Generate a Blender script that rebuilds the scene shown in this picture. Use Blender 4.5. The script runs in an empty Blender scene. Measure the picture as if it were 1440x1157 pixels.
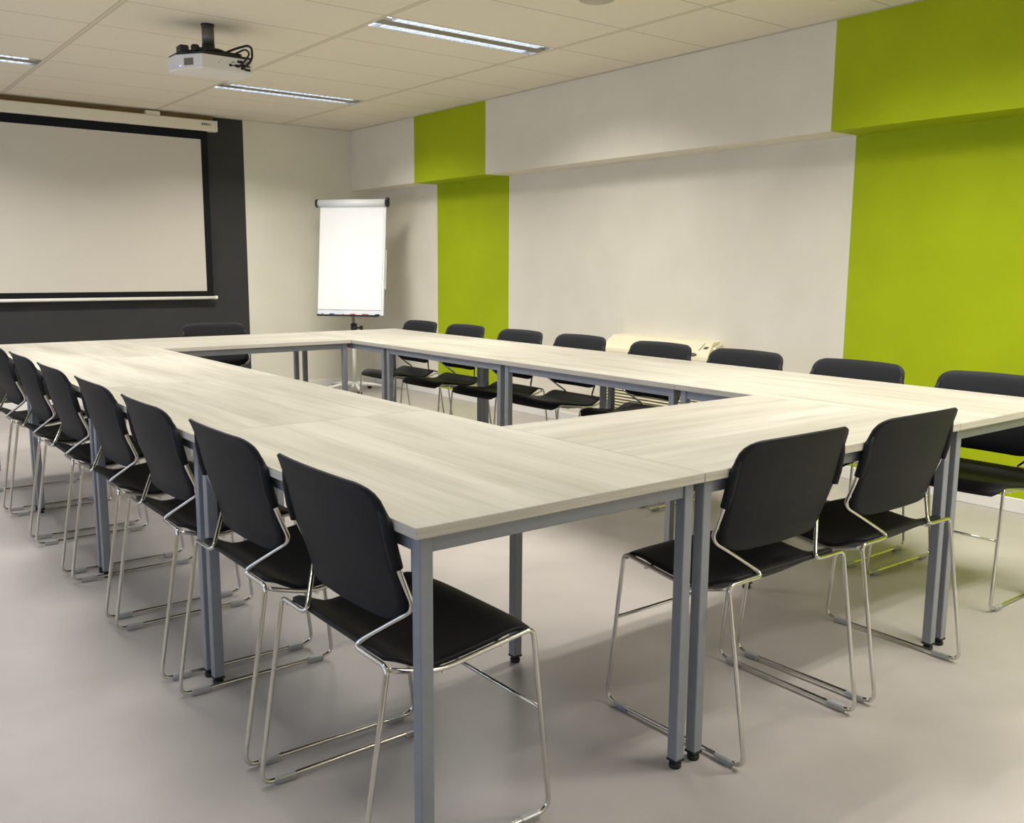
import bpy, math, random
from mathutils import Vector, Matrix
random.seed(7)
S = bpy.context.scene
COL = S.collection
PI = math.pi

# ------------------------------------------------------------------ helpers
def lin(r, g, b):
    f = lambda c: (c/255/12.92) if c/255 <= .04045 else ((c/255+.055)/1.055)**2.4
    return (f(r), f(g), f(b), 1)

class MB:
    """collects shapes, builds ONE mesh object"""
    def __init__(s):
        s.v = []; s.f = []; s.m = []; s.sm = []
    def add(s, vs, fs, mat=0, smooth=False):
        o = len(s.v); s.v += [tuple(v) for v in vs]
        for f in fs:
            s.f.append([i+o for i in f]); s.m.append(mat); s.sm.append(smooth)
        return s
    def box(s, x0, x1, y0, y1, z0, z1, mat=0, M=None):
        vs = [Vector((x, y, z)) for z in (z0, z1) for y in (y0, y1) for x in (x0, x1)]
        if M is not None: vs = [M @ v for v in vs]
        return s.add(vs, [(0,2,3,1),(4,5,7,6),(0,1,5,4),(2,6,7,3),(0,4,6,2),(1,3,7,5)], mat)
    def bbox(s, x0, x1, y0, y1, z0, z1, b=.002, mat=0, M=None):
        """box with chamfered edges"""
        c = Vector(((x0+x1)/2, (y0+y1)/2, (z0+z1)/2)); h = ((x1-x0)/2, (y1-y0)/2, (z1-z0)/2)
        b = min(b, *[q*.9 for q in h])
        vs = []; idx = {}
        for sx in (-1, 1):
            for sy in (-1, 1):
                for sz in (-1, 1):
                    for a in range(3):
                        d = [sx*(h[0]-b), sy*(h[1]-b), sz*(h[2]-b)]
                        d[a] = (sx, sy, sz)[a]*h[a]
                        idx[(sx, sy, sz, a)] = len(vs); vs.append(c+Vector(d))
        fs = []
        for a in range(3):
            b1, b2 = (a+1) % 3, (a+2) % 3
            for sg in (-1, 1):
                q = []
                for p1, p2 in ((-1,-1),(1,-1),(1,1),(-1,1)):
                    k = [0,0,0]; k[a] = sg; k[b1] = p1; k[b2] = p2
                    q.append(idx[(*k, a)])
                fs.append(q if sg > 0 else q[::-1])
        for a in range(3):
            b1, b2 = (a+1) % 3, (a+2) % 3
            for p1 in (-1, 1):
                for p2 in (-1, 1):
                    k0 = [0,0,0]; k0[a] = -1; k0[b1] = p1; k0[b2] = p2
                    k1 = list(k0); k1[a] = 1
                    q = [idx[(*k0, b1)], idx[(*k1, b1)], idx[(*k1, b2)], idx[(*k0, b2)]]
                    fs.append(q if p1*p2 < 0 else q[::-1])
        for sx in (-1, 1):
            for sy in (-1, 1):
                for sz in (-1, 1):
                    q = [idx[(sx, sy, sz, a)] for a in range(3)]
                    fs.append(q if sx*sy*sz > 0 else q[::-1])
        if M is not None: vs = [M @ v for v in vs]
        return s.add(vs, fs, mat)
    def tube(s, pts, r, n=10, mat=0, fillet=0, seg=5, closed=False):
        P = [Vector(p) for p in pts]
        if fillet:
            fl = fillet if isinstance(fillet, (list, tuple)) else [fillet]*len(P)
            Q = [P[0]]
            for i in range(1, len(P)-1):
                a, b, c = P[i-1], P[i], P[i+1]
                u = (a-b); w = (c-b)
                d = min(fl[i], u.length*.48, w.length*.48)
                u.normalize(); w.normalize()
                for k in range(seg+1):
                    t = k/seg
                    p0 = b+u*d; p2 = b+w*d
                    Q.append(p0*(1-t)**2 + b*2*t*(1-t) + p2*t*t)
            Q.append(P[-1]); P = Q
        R = r if isinstance(r, (list, tuple)) else [r]*len(P)
        T = []
        for i in range(len(P)):
            a = P[max(i-1, 0)]; b = P[min(i+1, len(P)-1)]
            t = (b-a); T.append(t.normalized() if t.length > 1e-9 else Vector((0,0,1)))
        up = Vector((0,0,1)) if abs(T[0].z) < .9 else Vector((1,0,0))
        N = (up - T[0]*up.dot(T[0])).normalized()
        vs = []; fs = []
        for i in range(len(P)):
            if i: N = (N - T[i]*N.dot(T[i])).normalized()
            B = T[i].cross(N)
            for k in range(n):
                a = 2*PI*k/n
                vs.append(P[i] + (N*math.cos(a)+B*math.sin(a))*R[i])
        for i in range(len(P)-1):
            for k in range(n):
                fs.append((i*n+k, i*n+(k+1) % n, (i+1)*n+(k+1) % n, (i+1)*n+k))
        s.add(vs, fs, mat, True)
        o = len(s.v)-len(vs)
        s.f.append([o+k for k in range(n)][::-1]); s.m.append(mat); s.sm.append(False)
        s.f.append([o+(len(P)-1)*n+k for k in range(n)]); s.m.append(mat); s.sm.append(False)
        return s
    def lathe(s, prof, n=24, mat=0, M=None, smooth=True):
        vs = []; fs = []
        for r, z in prof:
            for k in range(n):
                a = 2*PI*k/n; v = Vector((r*math.cos(a), r*math.sin(a), z))
                vs.append(M @ v if M is not None else v)
        for i in range(len(prof)-1):
            for k in range(n):
                fs.append((i*n+k, i*n+(k+1) % n, (i+1)*n+(k+1) % n, (i+1)*n+k))
        s.add(vs, fs, mat, smooth)
        o = len(s.v)-len(vs)
        s.f.append([o+k for k in range(n)][::-1]); s.m.append(mat); s.sm.append(False)
        s.f.append([o+(len(prof)-1)*n+k for k in range(n)]); s.m.append(mat); s.sm.append(False)
        return s
    def prism(s, poly, x0, x1, axis='x', mat=0, M=None, smooth=False):
        """poly = [(a,b)] extruded along axis"""
        n = len(poly); vs = []
        for e in (x0, x1):
            for a, b in poly:
                v = Vector((e, a, b)) if axis == 'x' else Vector((a, e, b)) if axis == 'y' else Vector((a, b, e))
                vs.append(M @ v if M is not None else v)
        s.add(vs, [(k, (k+1) % n, n+(k+1) % n, n+k) for k in range(n)], mat, smooth)
        o = len(s.v)-2*n
        s.f.append([o+k for k in range(n)][::-1]); s.m.append(mat); s.sm.append(False)
        s.f.append([o+n+k for k in range(n)]); s.m.append(mat); s.sm.append(False)
        return s
    def build(s, name, mats, parent=None, fix=True):
        me = bpy.data.meshes.new(name)
        me.from_pydata(s.v, [], s.f); me.update()
        if not isinstance(mats, (list, tuple)): mats = [mats]
        for m in mats: me.materials.append(m)
        for p, mi, sm in zip(me.polygons, s.m, s.sm):
            p.material_index = mi; p.use_smooth = sm
        if fix:
            import bmesh
            bm = bmesh.new(); bm.from_mesh(me)
            bmesh.ops.recalc_face_normals(bm, faces=bm.faces); bm.to_mesh(me); bm.free()
        o = bpy.data.objects.new(name, me); COL.objects.link(o)
        if parent is not None: o.parent = parent
        return o

def tag(o, label=None, cat=None, group=None, kind=None):
    if label: o['label'] = label
    if cat: o['category'] = cat
    if group: o['group'] = group
    if kind: o['kind'] = kind
    return o
def empty(name, loc=(0,0,0), rz=0, label=None, cat=None, group=None):
    o = bpy.data.objects.new(name, None); COL.objects.link(o)
    o.empty_display_size = .05
    o.location = loc; o.rotation_euler = (0, 0, rz)
    return tag(o, label, cat, group)
def copy_tree(o, parent=None):
    c = o.copy(); COL.objects.link(c)
    if parent is not None:
        c.parent = parent; c.matrix_parent_inverse = o.matrix_parent_inverse.copy()
    for ch in list(o.children): copy_tree(ch, c)
    return c

# ---------------------------------------------------------------- materials
def mat(name, col, rough=.5, metal=0, spec=None, **kw):
    m = bpy.data.materials.new(name); m.use_nodes = True
    b = m.node_tree.nodes['Principled BSDF']
    b.inputs['Base Color'].default_value = col
    b.inputs['Roughness'].default_value = rough
    b.inputs['Metallic'].default_value = metal
    if spec is not None: b.inputs['Specular IOR Level'].default_value = spec
    for k, v in kw.items(): b.inputs[k.replace('_', ' ')].default_value = v
    return m
def nodes(m):
    nt = m.node_tree
    return nt, nt.nodes['Principled BSDF'], (lambda t, **kw: _mk(nt, t, kw)), nt.links.new
def _mk(nt, t, kw):
    n = nt.nodes.new(t)
    for k, v in kw.items(): setattr(n, k, v)
    return n
def mottle(m, c1, c2, scale, detail=3, stretch=(1,1,1), bump=0, bscale=None, lo=.35, hi=.65):
    nt, b, N, L = nodes(m)
    tc = N('ShaderNodeTexCoord'); mp = N('ShaderNodeMapping'); mp.inputs['Scale'].default_value = stretch
    L(tc.outputs['Object'], mp.inputs['Vector'])
    no = N('ShaderNodeTexNoise'); no.inputs['Scale'].default_value = scale; no.inputs['Detail'].default_value = detail
    L(mp.outputs[0], no.inputs['Vector'])
    r = N('ShaderNodeValToRGB'); r.color_ramp.elements[0].position = lo; r.color_ramp.elements[1].position = hi
    r.color_ramp.elements[0].color = c1; r.color_ramp.elements[1].color = c2
    L(no.outputs['Fac'], r.inputs[0]); L(r.outputs[0], b.inputs['Base Color'])
    if bump:
        n2 = N('ShaderNodeTexNoise'); n2.inputs['Scale'].default_value = bscale or scale*6; n2.inputs['Detail'].default_value = 2
        L(mp.outputs[0], n2.inputs['Vector'])
        bp = N('ShaderNodeBump'); bp.inputs['Strength'].default_value = bump; bp.inputs['Distance'].default_value = .002
        L(n2.outputs['Fac'], bp.inputs['Height']); L(bp.outputs[0], b.inputs['Normal'])
    return m

M_white = mottle(mat('white_wall_paint', lin(222,219,214), .75, spec=.25), lin(218,212,199), lin(223,218,205), 2.5, bump=.05, bscale=160)
M_cream = mottle(mat('cream_wall_paint', lin(220,216,202), .75, spec=.25), lin(217,213,199), lin(222,218,205), 2.5, bump=.05, bscale=160)
M_green = mottle(mat('lime_wall_paint', lin(166,184,20), .7, spec=.25), lin(156,172,3), lin(162,178,5), 2.5, bump=.05, bscale=160)
M_dark = mottle(mat('charcoal_wall_paint', lin(70,70,70), .7, spec=.2), lin(55,55,55), lin(58,58,58), 3, bump=.05, bscale=160)
M_base = mat('white_skirting', lin(228,226,224), .45)
M_floor = mottle(mat('grey_linoleum', lin(178,171,166), .38, spec=.35), lin(168,161,157), lin(177,170,166), 3.2, 5, bump=.015, bscale=60)
M_black = mottle(mat('black_plastic', lin(29,30,33), 0.55, spec=.2), lin(27,28,32), lin(29,30,34), 30, bump=.06, bscale=900)
M_seat = mottle(mat('black_seat_plastic', lin(25,25,28), .55, spec=.3), lin(20,20,23), lin(23,23,26), 30, bump=.06, bscale=900)
M_chrome = mat('chrome', lin(216,214,208), .14, 1)
M_glide = mat('clear_grey_plastic', lin(190,190,190), .25, spec=.5, Alpha=.55)
M_steel = mottle(mat('grey_powder_coat', lin(138,142,150), .42, .15), lin(136,140,148), lin(140,144,152), 40)
M_rub = mat('black_rubber', lin(24,24,25), .6)
M_metal = mat('brushed_aluminium', lin(170,168,160), .35, 1)
M_lampgrey = mat('lamp_grey_strip', lin(140,132,118), .5, .3)
M_lampwhite = mat('lamp_reflector_white', lin(225,228,232), .25, .6)
M_screen = mat('screen_fabric', lin(204,198,188), .85, spec=.1)
M_border = mat('screen_black_border', lin(30,31,34), .85, spec=.1)
M_case = mat('screen_case_white', lin(226,219,200), .45)
M_bar = mat('screen_bar_white', lin(235,233,228), .4)
M_mark = mat('grey_print', lin(120,115,105), .6)
M_paper = mottle(mat('flip_paper', lin(250,250,252), .8, spec=.15), lin(249,249,251), lin(252,252,254), 6, bump=.25, bscale=7)
M_board = mat('flip_board_white', lin(236,239,244), .3)
M_fliplight = mat('pale_grey_enamel', lin(205,205,198), .4)
M_post = mat('satin_post', lin(150,150,145), .35, .7)
M_darkplastic = mat('dark_plastic', lin(32,34,42), .45)
M_proj = mat('projector_white', lin(222,218,216), .45)
M_projdark = mat('projector_black', lin(30,28,26), .5)
M_pole = mat('pole_grey', lin(112,110,102), .4, .5)
M_ac = mottle(mat('cream_plastic', lin(226,219,192), .4), lin(225,218,190), lin(228,221,194), 8)
M_acdark = mat('brown_plastic', lin(92,84,66), .5)
M_blue = mat('blue_marker', lin(30,50,150), .4)
M_red = mat('red_marker', lin(190,40,40), .4)
M_navy = mat('black_marker', lin(30,30,60), .4)
M_led = bpy.data.materials.new('blue_led'); M_led.use_nodes = True
M_led.node_tree.nodes['Principled BSDF'].inputs['Emission Color'].default_value = (.15,.2,1,1)
M_led.node_tree.nodes['Principled BSDF'].inputs['Emission Strength'].default_value = 3
M_tube = bpy.data.materials.new('fluorescent_tube'); M_tube.use_nodes = True
M_tube.node_tree.nodes['Principled BSDF'].inputs['Emission Color'].default_value = (.86,.93,1,1)
M_tube.node_tree.nodes['Principled BSDF'].inputs['Emission Strength'].default_value = 4.0

# ceiling tiles: joints every 1.2 m (runners) and 0.6 m
GX, GY = 1.822, 3.790
M_ceil = mat('mineral_ceiling_tile', lin(206,198,178), .85, spec=.15)
def ceil_nodes():
    nt, b, N, L = nodes(M_ceil)
    tc = N('ShaderNodeTexCoord'); sp = N('ShaderNodeSeparateXYZ'); L(tc.outputs['Object'], sp.inputs[0])
    def dist(sock, off, per):
        a = N('ShaderNodeMath', operation='SUBTRACT'); L(sock, a.inputs[0]); a.inputs[1].default_value = off-per/2
        m = N('ShaderNodeMath', operation='FLOORED_MODULO'); L(a.outputs[0], m.inputs[0]); m.inputs[1].default_value = per
        s = N('ShaderNodeMath', operation='SUBTRACT'); L(m.outputs[0], s.inputs[0]); s.inputs[1].default_value = per/2
        ab = N('ShaderNodeMath', operation='ABSOLUTE'); L(s.outputs[0], ab.inputs[0]); return ab.outputs[0]
    dx = dist(sp.outputs['X'], GX, 1.2); dy = dist(sp.outputs['Y'], GY, .6)
    def less(s, v):
        m = N('ShaderNodeMath', operation='LESS_THAN'); L(s, m.inputs[0]); m.inputs[1].default_value = v; return m.outputs[0]
    runner = less(dx, .0125); cross = less(dy, .0035)
    e1 = N('ShaderNodeMath', operation='SUBTRACT'); L(less(dx, .0165), e1.inputs[0]); L(runner, e1.inputs[1])
    edge = e1.outputs[0]
    no = N('ShaderNodeTexNoise'); no.inputs['Scale'].default_value = 90; no.inputs['Detail'].default_value = 3
    L(tc.outputs['Object'], no.inputs['Vector'])
    r = N('ShaderNodeValToRGB'); r.color_ramp.elements[0].position = .3; r.color_ramp.elements[1].position = .7
    r.color_ramp.elements[0].color = lin(221,213,196); r.color_ramp.elements[1].color = lin(227,220,204)
    L(no.outputs['Fac'], r.inputs[0])
    def mix(fac, a, col):
        m = N('ShaderNodeMix', data_type='RGBA'); L(fac, m.inputs[0]); L(a, m.inputs[6]); m.inputs[7].default_value = col; return m.outputs[2]
    c = mix(cross, r.outputs[0], lin(168,159,138))
    c = mix(edge, c, lin(170,161,140))
    c = mix(runner, c, lin(208,200,182))
    L(c, b.inputs['Base Color'])
ceil_nodes()

# table top: pale whitewashed oak, streaks along the length (local x)
M_wood = mat('whitewashed_oak_laminate', lin(226,219,202), .5, spec=.2)
def wood_nodes():
    nt, b, N, L = nodes(M_wood)
    tc = N('ShaderNodeTexCoord'); oi = N('ShaderNodeObjectInfo')
    off = N('ShaderNodeVectorMath', operation='SCALE'); off.inputs[0].default_value = (7.3, 13.1, 0)
    L(oi.outputs['Random'], off.inputs['Scale'])
    ad = N('ShaderNodeVectorMath', operation='ADD'); L(tc.outputs['Object'], ad.inputs[0]); L(off.outputs[0], ad.inputs[1])
    def noise(scl, sc, det, dist=0):
        mp = N('ShaderNodeMapping'); mp.inputs['Scale'].default_value = scl; L(ad.outputs[0], mp.inputs['Vector'])
        n = N('ShaderNodeTexNoise'); n.inputs['Scale'].default_value = sc; n.inputs['Detail'].default_value = det
        n.inputs['Distortion'].default_value = dist
        L(mp.outputs[0], n.inputs['Vector']); return n.outputs['Fac']
    n1 = noise((1.0, 12, 12), 1.6, 4, .3)      # broad grey streaks
    n2 = noise((1.5, 60, 60), 2.2, 3)          # fine grain
    n3 = noise((.9, 5.5, 5.5), 1.1, 2)         # planks
    def ramp(f, p0, p1, c0, c1):
        r = N('ShaderNodeValToRGB'); e = r.color_ramp.elements
        e[0].position = p0; e[1].position = p1; e[0].color = c0; e[1].color = c1
        L(f, r.inputs[0]); return r.outputs[0]
    w = (1,1,1,1)
    a = ramp(n1, .30, .56, lin(234,233,230), w)
    g = ramp(n2, .30, .62, lin(244,243,241), w)
    p = ramp(n3, .35, .65, lin(236,235,232), w)
    def mul(x, y):
        m = N('ShaderNodeMix', data_type='RGBA', blend_type='MULTIPLY'); m.inputs[0].default_value = 1
        L(x, m.inputs[6]); L(y, m.inputs[7]); return m.outputs[2]
    base = N('ShaderNodeRGB'); base.outputs[0].default_value = lin(186,182,172)
    L(mul(mul(mul(base.outputs[0], a), g), p), b.inputs['Base Color'])
wood_nodes()
M_edge = mottle(mat('oak_edge_band', lin(190,184,172), .5), lin(180,174,164), lin(194,188,178), 3, 4, (2, 2, 80))

M_glass = bpy.data.materials.new('window_glass'); M_glass.use_nodes = True
nt = M_glass.node_tree; nt.nodes.clear()
_o = nt.nodes.new('ShaderNodeOutputMaterial'); _t = nt.nodes.new('ShaderNodeBsdfTransparent'); _g = nt.nodes.new('ShaderNodeBsdfGlossy')
_x = nt.nodes.new('ShaderNodeMixShader'); _x.inputs[0].default_value = .06; _g.inputs['Roughness'].default_value = .02
nt.links.new(_t.outputs[0], _x.inputs[1]); nt.links.new(_g.outputs[0], _x.inputs[2]); nt.links.new(_x.outputs[0], _o.inputs[0])

# ------------------------------------------------------------------- camera
cx, cy, cz, yaw, pitch, roll, f = -.88057, -1.42241, 1.22765, .6589, .15431, .00649, 1312.39
F = Vector((math.sin(yaw)*math.cos(pitch), math.cos(yaw)*math.cos(pitch), -math.sin(pitch)))
R0 = Vector((math.cos(yaw), -math.sin(yaw), 0)); U0 = R0.cross(F)
Rv = R0*math.cos(roll)+U0*math.sin(roll); Uv = -R0*math.sin(roll)+U0*math.cos(roll)
cam = bpy.data.cameras.new('camera'); cam.sensor_width = 36; cam.lens = f/1440*36; cam.clip_start = .02
co = bpy.data.objects.new('camera', cam); COL.objects.link(co)
Mx = Matrix(((Rv.x, Uv.x, -F.x, cx), (Rv.y, Uv.y, -F.y, cy), (Rv.z, Uv.z, -F.z, cz), (0,0,0,1)))
co.matrix_world = Mx
S.camera = co

# --------------------------------------------------------------------- room
XL, XB, XW = -2.6, 3.754, 4.0016        # left wall, bulkhead face, right wall (recess)
YF, YB = -3.0, 7.24                     # wall behind the camera, wall with the screen
HC, HB = 2.558, 1.973                   # ceiling, underside of bulkhead
T = .12
def struct(o): return tag(o, kind='structure')
b = MB(); b.box(XL-T, XW+T, YF-T, YB+T, -.1, 0); struct(b.build('floor', M_floor))

# lamps: openings in the ceiling
LW, LL = .24, 1.2
lamps = [(GX-2.4, GY+d) for d in (-3.0, -.6, 1.8)]+[(GX, GY+d) for d in (-6.0, -4.8, -3.0, -.6, 1.8)]  # two lamps behind the viewer added to brighten the right foreground floor
holes = [(lx+.012, lx+LL-.012, ly+.015, ly+.015+LW) for lx, ly in lamps]
xs = sorted({XL-T, XW+T, *[h[0] for h in holes], *[h[1] for h in holes]})
ys = sorted({YF-T, YB+T, *[h[2] for h in holes], *[h[3] for h in holes]})
b = MB()
for i in range(len(xs)-1):
    for j in range(len(ys)-1):
        mx, my = (xs[i]+xs[i+1])/2, (ys[j]+ys[j+1])/2
        if any(h[0] < mx < h[1] and h[2] < my < h[3] for h in holes): continue
        b.box(xs[i], xs[i+1], ys[j], ys[j+1], HC, HC+.02)
b.box(XL-T, XW+T, YF-T, YB+T, HC+.16, HC+.2)
struct(b.build('ceiling', M_ceil))

# wall with the screen: charcoal field up to x = 2.63, cream beyond
b = MB()
b.box(XL-T, 2.63, YB, YB+T, 0, HC, 1); b.box(2.63, XW+T, YB, YB+T, 0, HC, 0)
struct(b.build('wall_back', [M_cream, M_dark]))
# right wall with bulkhead, lime stripes
b = MB()
cuts = [(YF-T, 1.712, 1), (1.712, 4.94, 0), (4.94, 6.04, 1), (6.04, YB, 0)]
for y0, y1, mi in cuts:
    b.box(XW, XW+T, y0, y1, 0, HC, mi)
    b.box(XB, XW, y0, y1, HB, HC, mi)
struct(b.build('wall_right', [M_white, M_green]))
# wall behind the camera
b = MB(); b.box(XL-T, XW+T, YF-T, YF, 0, HC); struct(b.build('wall_front', M_white))
# left wall with a band of windows
wins = [(-2.3, -.7), (-.4, 1.2), (1.5, 3.1), (3.4, 5.0), (5.3, 6.9)]
SILL, HEAD = .9, 2.3
b = MB()
b.box(XL-T, XL, YF, YB, 0, SILL); b.box(XL-T, XL, YF, YB, HEAD, HC)
e = [YF]+[q for w in wins for q in w]+[YB]
for k in range(0, len(e), 2): b.box(XL-T, XL, e[k], e[k+1], SILL, HEAD)
struct(b.build('wall_left', M_white))
for i, (y0, y1) in enumerate(wins):
    o = empty('window_%d' % (i+1), (XL-T/2, (y0+y1)/2, SILL)); struct(o)
    h = (y1-y0)/2; hh = HEAD-SILL
    m = MB()
    for a in (-h, h-.05, -.025): m.box(-.03, .03, a, a+.05, 0, hh)
    m.box(-.03, .03, -h, h, 0, .05); m.box(-.03, .03, -h, h, hh-.05, hh)
    m.build('window_frame', M_base, o)
    m = MB(); m.box(-.004, .004, -h+.05, h-.05, .05, hh-.05); m.build('pane', M_glass, o)
    m = MB(); m.box(.03, .2, -h-.03, h+.03, -.03, 0); m.build('window_sill', M_base, o)
# skirting boards
b = MB(); b.bbox(XW-.012, XW, YF, YB-.012, 0, .075, .003); struct(b.build('baseboard_right', M_base))
b = MB(); b.bbox(XL+.012, XW-.012, YB-.012, YB, 0, .075, .003); struct(b.build('baseboard_back', M_base))
b = MB(); b.bbox(XL, XL+.012, YF, YB-.012, 0, .075, .003); struct(b.build('baseboard_left', M_base))
# edge profile of the ceiling grid
M_trim = mat('ceiling_edge_profile', lin(190,183,168), .6)
b = MB(); b.box(XB-.02, XB, YF, YB, HC-.004, HC); struct(b.build('trim_1', M_trim))
b = MB(); b.box(XL, XB-.02, YB-.02, YB, HC-.004, HC); struct(b.build('trim_2', M_trim))

# --------------------------------------------------------------- lamps
lamp_lab = ['twin-tube ceiling lamp above the near left table corner',
            'twin-tube ceiling lamp above the middle of the left table row',
            'recessed twin-tube ceiling lamp above the projection screen, cut by the left picture edge',
            'added unseen twin-tube ceiling lamp far behind the viewer on the lime wall side',
            'added unseen twin-tube ceiling lamp just behind the viewer on the lime wall side',
            'twin-tube ceiling lamp nearest the big lime wall stripe',
            'large bright twin-tube ceiling lamp right of the projector, nearest in view',
            'twin-tube ceiling lamp behind the projector, near the dark wall panel']
LAMP_W = 8.5
def make_lamp():
    L_, W_ = LL-.024, LW
    root = empty('ceiling_lamp')
    m = MB()   # housing: trough above the opening
    m.box(-L_/2, L_/2, -W_/2, -W_/2+.003, 0, .10); m.box(-L_/2, L_/2, W_/2-.003, W_/2, 0, .10)
    m.box(-L_/2, -L_/2+.003, -W_/2, W_/2, 0, .10); m.box(L_/2-.003, L_/2, -W_/2, W_/2, 0, .10)
    m.box(-L_/2, L_/2, -W_/2, W_/2, .10, .103)
    m.build('housing', M_lampwhite, root)
    m = MB(); m.bbox(-L_/2+.003, L_/2-.003, -.040, .040, .001, .02, .002); m.build('center_strip', M_lampgrey, root)
    for sg in (-1, 1):
        y0, y1 = sorted((sg*.041, sg*(W_/2-.004)))
        m = MB()
        for k in range(22):
            x = -L_/2+.075+k*(L_-.15)/21
            m.box(x-.001, x+.001, y0, y1, .004, .028)
        m.box(-L_/2+.07, L_/2-.07, y0, y0+.003, .003, .04); m.box(-L_/2+.07, L_/2-.07, y1-.003, y1, .003, .04)
        m.build('louvre', M_lampwhite, root)
        ym = (y0+y1)/2
        m = MB(); m.tube([(-L_/2+.03, ym, .05), (L_/2-.03, ym, .05)], .013, 12); t = m.build('tube', M_tube, root)
        for se in (-1, 1):
            m = MB(); m.bbox(*sorted((se*(L_/2-.004), se*(L_/2-.03))), ym-.022, ym+.022, .012, .07, .003); m.build('lamp_holder', M_metal, root)
    return root
proto = make_lamp()
for i, (lx, ly) in enumerate(lamps):
    o = proto if i == 0 else copy_tree(proto)
    o.location = (lx+LL/2, ly+.015+LW/2, HC)
    tag(o, lamp_lab[i], 'ceiling lamp', 'recessed ceiling lamps')
    for sg in (-1, 1):
        ld = bpy.data.lights.new('lamp_glow', 'AREA'); ld.shape = 'RECTANGLE'; ld.size = 1.04; ld.size_y = .07
        ld.energy = LAMP_W; ld.color = (1, .97, .89); ld.spread = math.radians(142)
        lo = bpy.data.objects.new('lamp_glow', ld); COL.objects.link(lo)
        lo.parent = o; lo.location = (0, sg*.076, .002)

# -------------------------------------------------------------------- tables
TH, TT = .749, .023
def make_table(L_=1.205, W_=.8):
    """length along local x, origin at the middle of its footprint"""
    root = empty('conference_table')
    m = MB(); g = .0008
    x, y = L_/2-g, W_/2-g
    m.bbox(-x, x, -y, y, TH-TT, TH, .0012)
    top = m.build('tabletop', [M_wood, M_edge], root)
    for p in top.data.polygons:
        if abs(p.normal.z) < .5: p.material_index = 1
    ins, s = .0333, .015
    m = MB(); zt = TH-TT; zr = zt-.036; t = .01
    ax, ay = L_/2-ins, W_/2-ins
    for sg in (-1, 1):
        m.bbox(-ax+s, ax-s, sg*ay-t, sg*ay+t, zr, zt, .0015)
        m.bbox(sg*ax-t, sg*ax+t, -ay+s, ay-s, zr, zt, .0015)
    m.build('apron_frame', M_steel, root)
    for sx in (-1, 1):
        for sy in (-1, 1):
            px, py = sx*ax, sy*ay
            m = MB(); m.bbox(px-s, px+s, py-s, py+s, .024, zt, .002); lg = m.build('leg', M_steel, root)
            m = MB(); m.bbox(px-s-.0008, px+s+.0008, py-s-.0008, py+s+.0008, .0185, .0255, .001)
            m.lathe([(.007, .012), (.007, .02)], 12, M=Matrix.Translation((px, py, 0)))
            m.lathe([(.0135, 0), (.0155, .003), (.0155, .011), (.012, .0145)], 20, M=Matrix.Translation((px, py, 0)))
            ft = m.build('foot', M_rub, lg)
    return root
tproto = make_table()
tables = []
names_l = ['pale wood table at the near left corner, its bare end towards the viewer',
           'second pale wood table from the viewer along the left row',
           'third pale wood table from the viewer along the left row',
           'farthest pale wood table of the left row, next to the dark wall panel']
names_r = ['pale wood table at the right picture edge, nearest of the right row',
           'second pale wood table from the viewer along the right row, before the wall heater',
           'third pale wood table from the viewer along the right row',
           'farthest pale wood table of the right row, next to the flip chart']
for k in range(4): tables.append((.4, .6025+1.205*k, PI/2, names_l[k]))
for k in range(4): tables.append((2.405, .6025+1.205*k, PI/2, names_r[k]))
tables.append((1.4025, .4, 0, 'pale wood table with two black chairs pushed in, joining the near ends of both rows'))
tables.append((1.4025, 4.42, 0, 'pale wood table joining the far ends of both rows, below the screen'))
for i, (x, y, rz, lab) in enumerate(tables):
    o = tproto if i == 0 else copy_tree(tproto)
    o.location = (x, y, 0); o.rotation_euler = (0, 0, rz)
    tag(o, lab, 'table', 'tables set in a rectangle')

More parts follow.
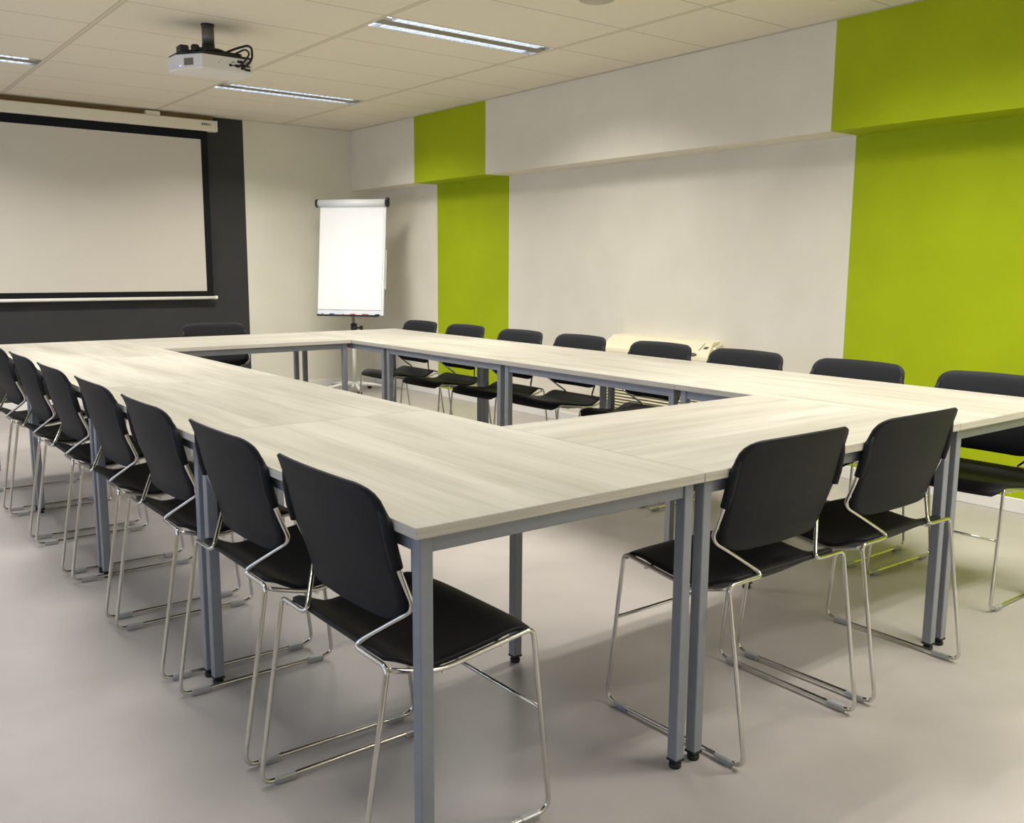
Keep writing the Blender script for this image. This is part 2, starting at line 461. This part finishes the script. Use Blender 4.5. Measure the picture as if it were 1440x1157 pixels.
# -------------------------------------------------------------------- chairs
def make_chair():
    """faces local +y; local y=0 is at the rear of the seat"""
    root = empty('stacking_chair')
    r = .0058
    for s in (-1, 1):
        pts = [(s*.232, -.012, .448), (s*.237, .018, .440), (s*.236, .10, .417), (s*.236, .348, .450), (s*.246, .393, r+.006), (s*.240, -.09, r+.006),
               (s*.243, -.020, .459), (s*.108, -.022, .461), (s*.222, .056, .552), (s*.2295, .015, .648), (s*.222, -.004, .74)]
        fl = [0, .02, .05, .022, .034, .034, .02, .030, .026, .03, 0]
        m = MB(); m.tube(pts, r, 10, fillet=fl, seg=6)
        fr = m.build('side_frame', M_chrome, root)
        for (ya, yb) in ((-.055, .0), (.31, .36)):
            xa = s*.2405 if ya < 0 else s*.245
            m = MB(); m.bbox(xa-.0095, xa+.0095, ya, yb, 0, .019, .003)
            m.build('glide', M_glide, fr)
    m = MB(); m.tube([(-.2395, .365, .262), (.2395, .365, .262)], .005, 8); m.build('crossbar', M_chrome, root)
    m = MB(); m.tube([(-.232, .27, .428), (.232, .27, .428)], .005, 8); m.tube([(-.232, .12, .410), (.232, .12, .410)], .005, 8)
    m.build('seat_rail', M_chrome, root)
    # seat: closed shell
    nx, ny = 16, 18
    def zt(u, v):     # u -1..1, v 0 rear .. 1 front
        z = .433+.028*min(1, max(0, (v-.22)/.58))**1.2
        q = max(0, 1-v/.27); z += .036*q*q*(3-2*q)        # rear lip swept up
        z -= .010*(1-u*u)*math.sin(PI*min(1, max(0, v*1.05)))**1  # scoop
        if v > .80: z -= .030*((v-.80)/.20)**2       # waterfall
        return z
    def th(u, v):
        e = .012+.022*(1-abs(u)**3)*math.sin(PI*min(max(v, .0), 1))**.6
        if v > .85: e = .012+.022*(1-abs(u)**3)*.7*(1-(v-.85)/.15)
        return e
    def pos(u, v):
        hw = .232
        rr = .10 if v < .5 else .16
        vv = abs(v-.5)*2; uu = abs(u)
        x = u*hw*(1-.05*max(0, (.3-v)/.3)**2); y = -.009+v*.395
        # superelliptic rounding of the corners
        if v > .9: x *= 1-.10*((v-.9)/.1)**2.5
        if v < .08: x *= 1-.05*((.08-v)/.08)**2
        y += (-.016*(u**4) if v > .5 else 0)*(v-.5)*2
        return x, y
    vs = []; fs = []
    for j in range(ny+1):
        for i in range(nx+1):
            u = -1+2*i/nx; v = j/ny; x, y = pos(u, v); vs.append((x, y, zt(u, v)))
    o2 = len(vs)
    for j in range(ny+1):
        for i in range(nx+1):
            u = -1+2*i/nx; v = j/ny; x, y = pos(u, v); vs.append((x*.985, y, zt(u, v)-th(u, v)))
    W_ = nx+1
    for j in range(ny):
        for i in range(nx):
            a = j*W_+i
            fs.append((a, a+1, a+1+W_, a+W_)); fs.append((o2+a, o2+a+W_, o2+a+1+W_, o2+a+1))
    for j in range(ny):
        a = j*W_; fs.append((a, a+W_, o2+a+W_, o2+a)); a += nx; fs.append((a, o2+a, o2+a+W_, a+W_))
    for i in range(nx):
        fs.append((i, o2+i, o2+i+1, i+1)); a = ny*W_+i; fs.append((a, a+1, o2+a+1, o2+a))
    m = MB(); m.add(vs, fs, 0, True)
    so = m.build('seat', M_seat, root)
    bv = so.modifiers.new('round', 'BEVEL'); bv.width = .004; bv.segments = 2; bv.limit_method = 'ANGLE'; bv.angle_limit = 1.0
    # backrest shell
    rows = [(.519,.130),(.521,.155),(.525,.176),(.533,.193),(.546,.206),(.566,.2145),(.600,.220),(.645,.2245),(.690,.228),
            (.725,.2295),(.750,.229),(.770,.2275),(.786,.2235),(.798,.215),(.806,.203),(.811,.187),(.813,.172)]
    def prof(z):
        K = [(.505,.036),(.522,.045),(.545,.046),(.565,.041),(.60,.030),(.65,.012),(.70,.000),(.74,-.008),(.77,-.017),(.79,-.024),(.802,-.029),(.813,-.037)]
        for (z0, y0), (z1, y1) in zip(K, K[1:]):
            if z <= z1: return y0+(y1-y0)*(z-z0)/(z1-z0)
        return K[-1][1]
    nu = 18; vs = []; fs = []
    for z, hw in rows:
        for i in range(nu+1):
            u = -1+2*i/nu
            x = hw*u; k = (x/.231)
            y = prof(z)-.024*(1-k*k)+.004*abs(k)**6
            vs.append((x, y, z+(.006*(1-k*k) if z > .78 else 0)))
    for j in range(len(rows)-1):
        for i in range(nu):
            a = j*(nu+1)+i; fs.append((a, a+1, a+nu+2, a+nu+1))
    m = MB(); m.add(vs, fs, 0, True)
    for s in (-1, 1):      # sleeves that take the frame ends
        m.tube([(s*.2285, .013, .650), (s*.227, .004, .685), (s*.2235, -.005, .735), (s*.217, -.013, .765)], [.0095,.0095,.009,.005], 10)
    bo = m.build('backrest', M_black, root, fix=False)
    sd = bo.modifiers.new('shell', 'SOLIDIFY'); sd.thickness = .007; sd.offset = 0
    sd.use_rim = True
    return root
cproto = make_chair()
chairs = []
ordn = ['nearest', 'second', 'third', 'fourth', 'fifth', 'sixth', 'farthest']
for k, (y, dx, a) in enumerate([(.315, -.004, 0), (.896, -.003, 0), (1.511, -.012, 0), (2.119, -.012, 0), (2.729, -.020, 0), (3.333, -.022, 0), (3.941, -.028, 0)]):
    lab = {0: 'black chair nearest the viewer on the left side, by the near left table corner',
           6: 'black chair farthest from the viewer in the left row, cut by the left picture edge'}.get(k, 'black chair on chrome sled legs, %s from the viewer along the left row' % ordn[k])
    chairs.append((0+dx, y, -PI/2+a, lab, 'chairs along the left table row'))
rlab = ['black chair at the right picture edge before the big lime stripe',
        'black chair second from the viewer in the right row, before the lime stripe edge',
        'black chair third from the viewer in the right row, before the white wall',
        'black chair in the right row hiding the middle of the cream wall heater',
        'black chair in the right row just left of the cream wall heater',
        'black chair in the right row at the right edge of the narrow lime stripe',
        'black chair in the right row before the narrow lime stripe',
        'black chair farthest in the right row, nearest the flip chart']
for k, (x, y, a) in enumerate([(2.85, .31, 0), (2.865, .92, 0), (2.87, 1.545, 0), (2.872, 2.125, 0), (2.875, 2.785, 0), (2.845, 3.332, 0), (2.852, 3.965, 0), (2.842, 4.54, 0)]):
    chairs.append((x, y, PI/2+a, rlab[k], 'chairs along the right table row'))
chairs.append((1.12, 0, 0, 'left one of the two black chairs seen from behind at the near table', 'chairs at the near table'))
chairs.append((1.697, 0, 0, 'right one of the two black chairs seen from behind at the near table', 'chairs at the near table'))
chairs.append((1.468, 5.0, PI, 'lone black chair at the far table, in front of the charcoal wall', None))
for i, (x, y, rz, lab, grp) in enumerate(chairs):
    o = cproto if i == 0 else copy_tree(cproto)
    o.location = (x, y, 0); o.rotation_euler = (0, 0, rz)
    if 'group' in o: del o['group']
    tag(o, lab, 'chair', grp)

# ----------------------------------------------------------- projection screen
sc = empty('projection_screen', (.9, YB-.06, .88), label='large white roll-down projection screen with black border on the charcoal wall', cat='screen')
X0, X1 = -1.55-.9, 2.34-.9
m = MB(); m.bbox(X0, X1, -.045, .0598, 1.535, 1.628, .008); cs = m.build('case', M_case, sc)
m = MB(); m.bbox(X1, X1+.012, -.047, .037, 1.533, 1.630, .004); m.build('end_cap', M_bar, cs)
m = MB()
for k, (a, w_) in enumerate([(0, .018), (.021, .014), (.038, .016), (.058, .008), (.069, .006), (.079, .006)]):
    m.box(X1-.135+a, X1-.135+a+w_, -.0462, -.0448, 1.582, 1.602 if k < 3 else 1.598)
m.build('printed_mark', M_mark, cs)
for xx in (-1.9, .83):
    m = MB(); m.bbox(xx, xx+.12, -.03, .0295, 1.628, 1.664, .002); m.build('bracket', M_case, cs)
m = MB(); m.box(X0, X1, .03, .0598, 1.628, 1.674); m.build('batten', mat('brown_wood', lin(125,98,56), .6), cs)
zb, ztp = .055, 1.535
sx0, sx1 = X0+.06, 2.268-.9
m = MB(); m.box(sx0, sx1, -.002, .0, zb+.0, ztp, 0)
m.build('border', M_border, sc)
bw = .062
m = MB(); m.box(sx0+bw, sx1-bw+.0, -.0035, -.0022, zb+.05, ztp-.075); m.build('screen_surface', M_screen, sc)
m = MB(); m.tube([(sx0-.01, -.002, zb-.012), (sx1+.018, -.002, zb-.012)], .014, 14); br = m.build('bottom_bar', M_bar, sc)
m = MB(); m.tube([(sx1+.012, -.002, zb-.012), (sx1+.034, -.002, zb-.012)], .0165, 14); m.build('end_cap', M_bar, br)

# ------------------------------------------------------------------- projector
PX, PY = 1.16, 4.0
pj = empty('projector', (PX, PY, 2.3), label='white projector hung from the ceiling on a short grey pole', cat='projector')
# body: chamfered plan outline, slightly sloped underside
hx0, hx1, hy0, hy1 = -.215, .185, -.135, .13
plan = [(hx0+.10, hy0), (hx1-.02, hy0), (hx1, hy0+.02), (hx1, hy1), (hx0, hy1), (hx0, hy0+.135)]
def plan_mesh(m, pl, z0, z1, inset0=0, mat=0):
    n = len(pl); cxm = sum(p[0] for p in pl)/n; cym = sum(p[1] for p in pl)/n
    vs = [(cxm+(x-cxm)*(1-inset0), cym+(y-cym)*(1-inset0), z0) for x, y in pl]+[(x, y, z1) for x, y in pl]
    m.add(vs, [tuple(range(n))[::-1], tuple(range(n, 2*n))]+[(k, (k+1) % n, n+(k+1) % n, n+k) for k in range(n)], mat)
m = MB(); plan_mesh(m, plan, -.006, .002, .03); plan_mesh(m, plan, .002, .072); m.build('body', M_proj, pj)
m = MB(); plan_mesh(m, [(x*.97, y*.97) for x, y in plan], .072, .085); plan_mesh(m, [(x*.72, y*.75) for x, y in plan], .085, .105)
m.bbox(-.2, -.15, -.04, .03, .085, .125, .006); m.lathe([(.02,.08),(.024,.12),(.018,.13)], 14, M=Matrix.Translation((-.12,-.05,0)))
m.build('top_shell', M_projdark, pj)
m = MB(); m.lathe([(.10, .10), (.105, .108), (.085, .118), (.045, .122)], 28, M=Matrix.Translation((-.03,-.01,0))); m.build('mount_plate', M_projdark, pj)
m = MB(); m.lathe([(.035, .12), (.035, .15)], 24, mat=1, M=Matrix.Translation((-.03,-.01,0))); m.lathe([(.0335, .15), (.0335, .25)], 24, M=Matrix.Translation((-.03,-.01,0)))
m.lathe([(.037, .25), (.037, .258)], 24, mat=1, M=Matrix.Translation((-.03,-.01,0)))
m.build('pole', [M_pole, M_projdark], pj)
# connector panel on the viewer's side
m = MB()
for (px, pz, w_, h_) in [(.045,.028,.014,.014),(.062,.028,.016,.006),(.06,.045,.018,.003),(.085,.028,.028,.014),(.118,.026,.026,.03),(.148,.050,.020,.008),(.148,.032,.020,.008),(.135,.012,.01,.012),(.15,.012,.02,.012),(.10,.052,.03,.014),(-.02,.035,.004,.004),(-.005,.048,.004,.004)]:
    m.bbox(px-w_/2, px+w_/2, hy0-.0035, hy0+.002, pz-h_/2+.002, pz+h_/2+.002, .001)
m.build('connector_panel', M_projdark, pj)
Mg = Matrix.Translation((hx0+.05, hy0+.0675, .034)) @ Matrix.Rotation(-math.atan2(.135, .10), 4, 'Z')
m = MB()
for k in range(12): m.box(-.03+k*.005, -.03+k*.005+.0032, -.002, .004, -.02, .018, M=Mg)
m.build('speaker_grille', M_mark, pj)
m = MB(); m.bbox(-.058, -.05, -.002, .004, -.026, -.019, .001, M=Mg); m.build('power_light', M_led, pj)
m = MB(); m.lathe([(.03, 0), (.034, .01), (.032, .02)], 22, M=Matrix.Translation((-.13, hy1, .03)) @ Matrix.Rotation(-PI/2, 4, 'X')); m.build('lens', M_darkplastic, pj)
m = MB()
m.tube([(.05, -.03, .11), (.10, -.07, .135), (.15, -.13, .15), (.163, -.158, .135), (.162, -.165, .08), (.145, -.165, .05), (.122, -.15, .028), (.118, -.137, .02)], .0065, 10, fillet=.03)
m.tube([(.07, -.06, .09), (.13, -.15, .125), (.15, -.162, .10), (.11, -.16, .045), (.09, -.15, .026), (.086, -.137, .024)], .005, 10, fillet=.03)
m.build('cable', M_rub, pj)

# ----------------------------------------------------- round ceiling detector
m = MB(); m.lathe([(.092, 0), (.092, -.012), (.086, -.022), (.07, -.027), (.0, -.028)], 36)
sm = m.build('smoke_detector', mat('detector_grey', lin(176,170,156), .5)); sm.location = (2.44, 2.20, HC)
tag(sm, 'round grey detector on the ceiling, cut by the top picture edge', 'smoke detector')

# -------------------------------------------------------------------- flip chart
ang, lean = -.881, .117
u = Vector((math.cos(ang), math.sin(ang), 0)); nrm = Vector((u.y, -u.x, 0))   # nrm faces the room
up = Vector((0,0,1))*math.cos(lean)-nrm*math.sin(lean); nb = u.cross(up)*-1
if nb.dot(nrm) < 0: nb = -nb
base = Vector((3.348, 6.56, .758))
fc = empty('flip_chart', (3.45, 6.68, 0), label='white flip chart stand with blank paper in the far right corner', cat='flip chart')
MF = Matrix.Translation(-Vector((3.45, 6.68, 0))) @ Matrix(((u.x, nb.x, up.x, base.x), (u.y, nb.y, up.y, base.y), (u.z, nb.z, up.z, base.z), (0,0,0,1)))
# local frame: x right, y towards the room, z up the board
w2, H_ = .3335, 1.044
m = MB(); m.bbox(-w2, w2, -.014, 0, 0, H_, .004, M=MF); m.build('board', M_board, fc)
m = MB()
nn = 14; vs = []
for k in range(nn+1):
    t = k/nn; z = .052+t*(H_-.052); y = .003+.003*math.sin(PI*t*.9)*(1-t)+.003*(1-t)**3
    for x in (-w2+.006, 0, w2-.022): vs.append(MF @ Vector((x, y, z)))
for k in range(nn+1):
    t = k/nn; z = .052+t*(H_-.052)
    for x in (-w2+.006, 0, w2-.022): vs.append(MF @ Vector((x, .0005, z)))
o2 = (nn+1)*3; fs = []
for k in range(nn):
    for i in (0, 1):
        a = k*3+i; fs.append((a, a+1, a+4, a+3)); fs.append((o2+a, o2+a+3, o2+a+4, o2+a+1))
    a = k*3; fs.append((a, a+3, o2+a+3, o2+a)); a += 2; fs.append((a, o2+a, o2+a+3, a+3))
fs += [(0, o2, o2+1, 1), (1, o2+1, o2+2, 2)]
m.add(vs, fs, 0, False); m.build('paper_pad', M_paper, fc)
m = MB(); m.tube([MF @ Vector((-w2-.012, .006, H_+.012)), MF @ Vector((w2+.0, .006, H_+.012))], .036, 20); cl = m.build('clamp_roller', M_board, fc)
for sg in (-1, 1):
    m = MB(); xa = sg*(w2+(.012 if sg < 0 else 0)); m.tube([MF @ Vector((xa, .006, H_+.012)), MF @ Vector((xa+sg*.022, .006, H_+.012))], .039, 20)
    m.bbox(*sorted((xa+sg*.006, xa+sg*.03)), -.01, .035, H_+.035, H_+.06, .004, M=MF) if sg > 0 else None
    m.build('end_cap', M_darkplastic, cl)
m = MB(); m.bbox(-w2+.012, w2-.05, .0, .045, -.012, -.004, .002, M=MF); m.bbox(-w2+.012, w2-.05, .041, .045, -.004, .004, .001, M=MF); m.build('marker_tray', M_darkplastic, fc)
m = MB(); m.bbox(w2-.01, w2+.012, -.022, -.015, .25, .62, .002, M=MF); m.build('side_strip', M_fliplight, fc)  # narrow pale grey strip projecting past the board's right edge
# post, clamp, star base (local to the empty)
nbk = -nrm
m = MB(); m.tube([(0,0,.06), (0,0,.62)], .021, 16, mat=0); m.build('post', M_fliplight, fc)
m = MB(); m.tube([(0,0,.6), (-.055, -.05, 1.25)], .016, 14); m.build('inner_post', M_post, fc)
m = MB(); m.tube([(0,0,.57), (0,0,.67)], .03, 16); kb = m.build('height_clamp', M_darkplastic, fc)
m = MB(); m.tube([(0,0,.63), Vector((0,0,.63))+Vector((.79,-.61,0))*.07], .008, 10); m.tube([Vector((0,0,.63))+Vector((.79,-.61,0))*.06, Vector((0,0,.63))+Vector((.79,-.61,0))*.085], .02, 12); m.build('knob', M_darkplastic, kb)
m = MB()
m.lathe([(.05, .045), (.05, .075), (.03, .10)], 20)
tips = []
for k in range(5):
    a = math.radians(-110+72*k); d = Vector((math.cos(a), math.sin(a), 0))
    m.tube([Vector((0,0,.085)), d*.16+Vector((0,0,.08)), d*.32+Vector((0,0,.058))], [.022, .018, .012], 10)
    tips.append(d*.31)
sb = m.build('star_base', M_fliplight, fc)
for t in tips:
    m = MB(); Mc = Matrix.Translation((t.x, t.y, .024)) @ Matrix.Rotation(PI/2, 4, 'X')
    m.lathe([(.02, -.014), (.024, -.009), (.024, .009), (.02, .014)], 16, M=Mc); m.tube([(t.x, t.y, .024), (t.x, t.y, .06)], .007, 8)
    m.build('caster', M_rub, sb)
# markers lying in the tray
for (xm, mt_, lb) in [(-.215, M_blue, 'blue marker at the left end of the flip chart tray'), (-.005, M_red, 'red marker in the middle of the flip chart tray'),
                      (.115, M_red, 'smaller-looking red marker right of centre on the flip chart tray'), (.245, M_navy, 'dark blue marker at the right end of the flip chart tray')]:
    p = Matrix.Translation(Vector((3.45, 6.68, 0))) @ MF @ Vector((xm, .025, .0045))
    o = empty('marker', p, ang, lb, 'marker', 'markers on the flip chart tray')
    m = MB(); m.tube([(-.055, 0, 0), (.025, 0, 0)], .0085, 12); m.build('barrel', M_bar, o)
    m = MB(); m.tube([(.018, 0, 0), (.06, 0, 0)], .0092, 12); m.tube([(-.06, 0, 0), (-.05, 0, 0)], .0088, 12); m.build('cap', mt_, o)

# ------------------------------------------------- wall heater / fan coil unit
ac = empty('wall_heater', (XW, 2.98, 0), label='cream fan heater unit standing at the white wall behind the right chairs', cat='heater')
y0, y1 = -.445, .54
def splay(m):     # the right end runs back to the wall at a slant
    m.v = [(x, y+.105*(1-x/D), z) if y < y0+.001 else (x, y, z) for x, y, z in m.v]
    return m
D = -.235
prof = [(0, .06), (D+.02, .06), (D+.02, .43), (D, .45), (D, .635), (D+.006, .655), (D+.022, .675), (D+.105, .735), (D+.12, .742), (0, .742)]
m = MB(); m.prism([(a, b_) for a, b_ in prof], y0, y1, 'y'); bd = splay(m).build('body', M_ac, ac)
cap = [(0, .06), (D+.07, .06), (D+.05, .6), (D+.07, .68), (D+.1, .715), (0, .725)]
m = MB(); m.prism(cap, y0-.03, y0, 'y'); splay(m).build('side_panel', M_ac, ac)
m = MB(); m.prism(cap, y1, y1+.03, 'y'); m.build('side_panel', M_ac, ac)
m = MB(); m.box(D+.012, D+.02, y0+.03, y1-.03, .10, .42, 0); m.build('grille_recess', M_acdark, bd)
m = MB()
for k in range(15): m.box(D+.0, D+.014, y0+.03, y1-.03, .105+k*.0215, .1165+k*.0215)
m.build('grille', M_ac, bd)
m = MB(); m.lathe([(.045, 0), (.045, .003), (.0, .004)], 24, M=Matrix.Translation((D+.012, -.30, .664)) @ Matrix.Rotation(-PI/2+.7, 4, 'Y') @ Matrix.Diagonal((.3, 1, 1, 1))); m.build('handle', M_acdark, ac)
Ms = Matrix.Translation((D+.022, 0, .675)) @ Matrix.Rotation(-math.atan2(.060, .083), 4, 'Y')
m = MB(); m.box(.03, .10, y0+.108, y0+.114, -.002, .0012, M=Ms); m.bbox(.045, .07, y0+.055, y0+.088, -.002, .002, .0008, M=Ms); m.build('control_flap', M_acdark, ac)
m = MB(); m.box(-.2, 0, y0+.13, y1-.03, 0, .06); m.build('plinth', M_ac, ac)

# --------------------------------------------------------------------- lights
w = bpy.data.worlds.new('sky'); S.world = w; w.use_nodes = True
bg = w.node_tree.nodes['Background']; bg.inputs[0].default_value = (.55, .70, 1, 1); bg.inputs[1].default_value = 2.7
for i, (y0, y1) in enumerate(wins):
    ld = bpy.data.lights.new('window_portal', 'AREA'); ld.shape = 'RECTANGLE'; ld.size = y1-y0; ld.size_y = HEAD-SILL
    ld.cycles.is_portal = True
    lo = bpy.data.objects.new('window_portal', ld); COL.objects.link(lo)
    lo.location = (XL-T-.01, (y0+y1)/2, (SILL+HEAD)/2); lo.rotation_euler = (PI/2, 0, -PI/2)

vs_ = S.view_settings
vs_.view_transform = 'Standard'; vs_.look = 'None'; vs_.gamma = 1; vs_.use_curve_mapping = False
vs_.exposure = 0.10
S.cycles.max_bounces = 10; S.cycles.diffuse_bounces = 6; S.cycles.glossy_bounces = 5; S.cycles.transparent_max_bounces = 8
S.cycles.sample_clamp_indirect = 6
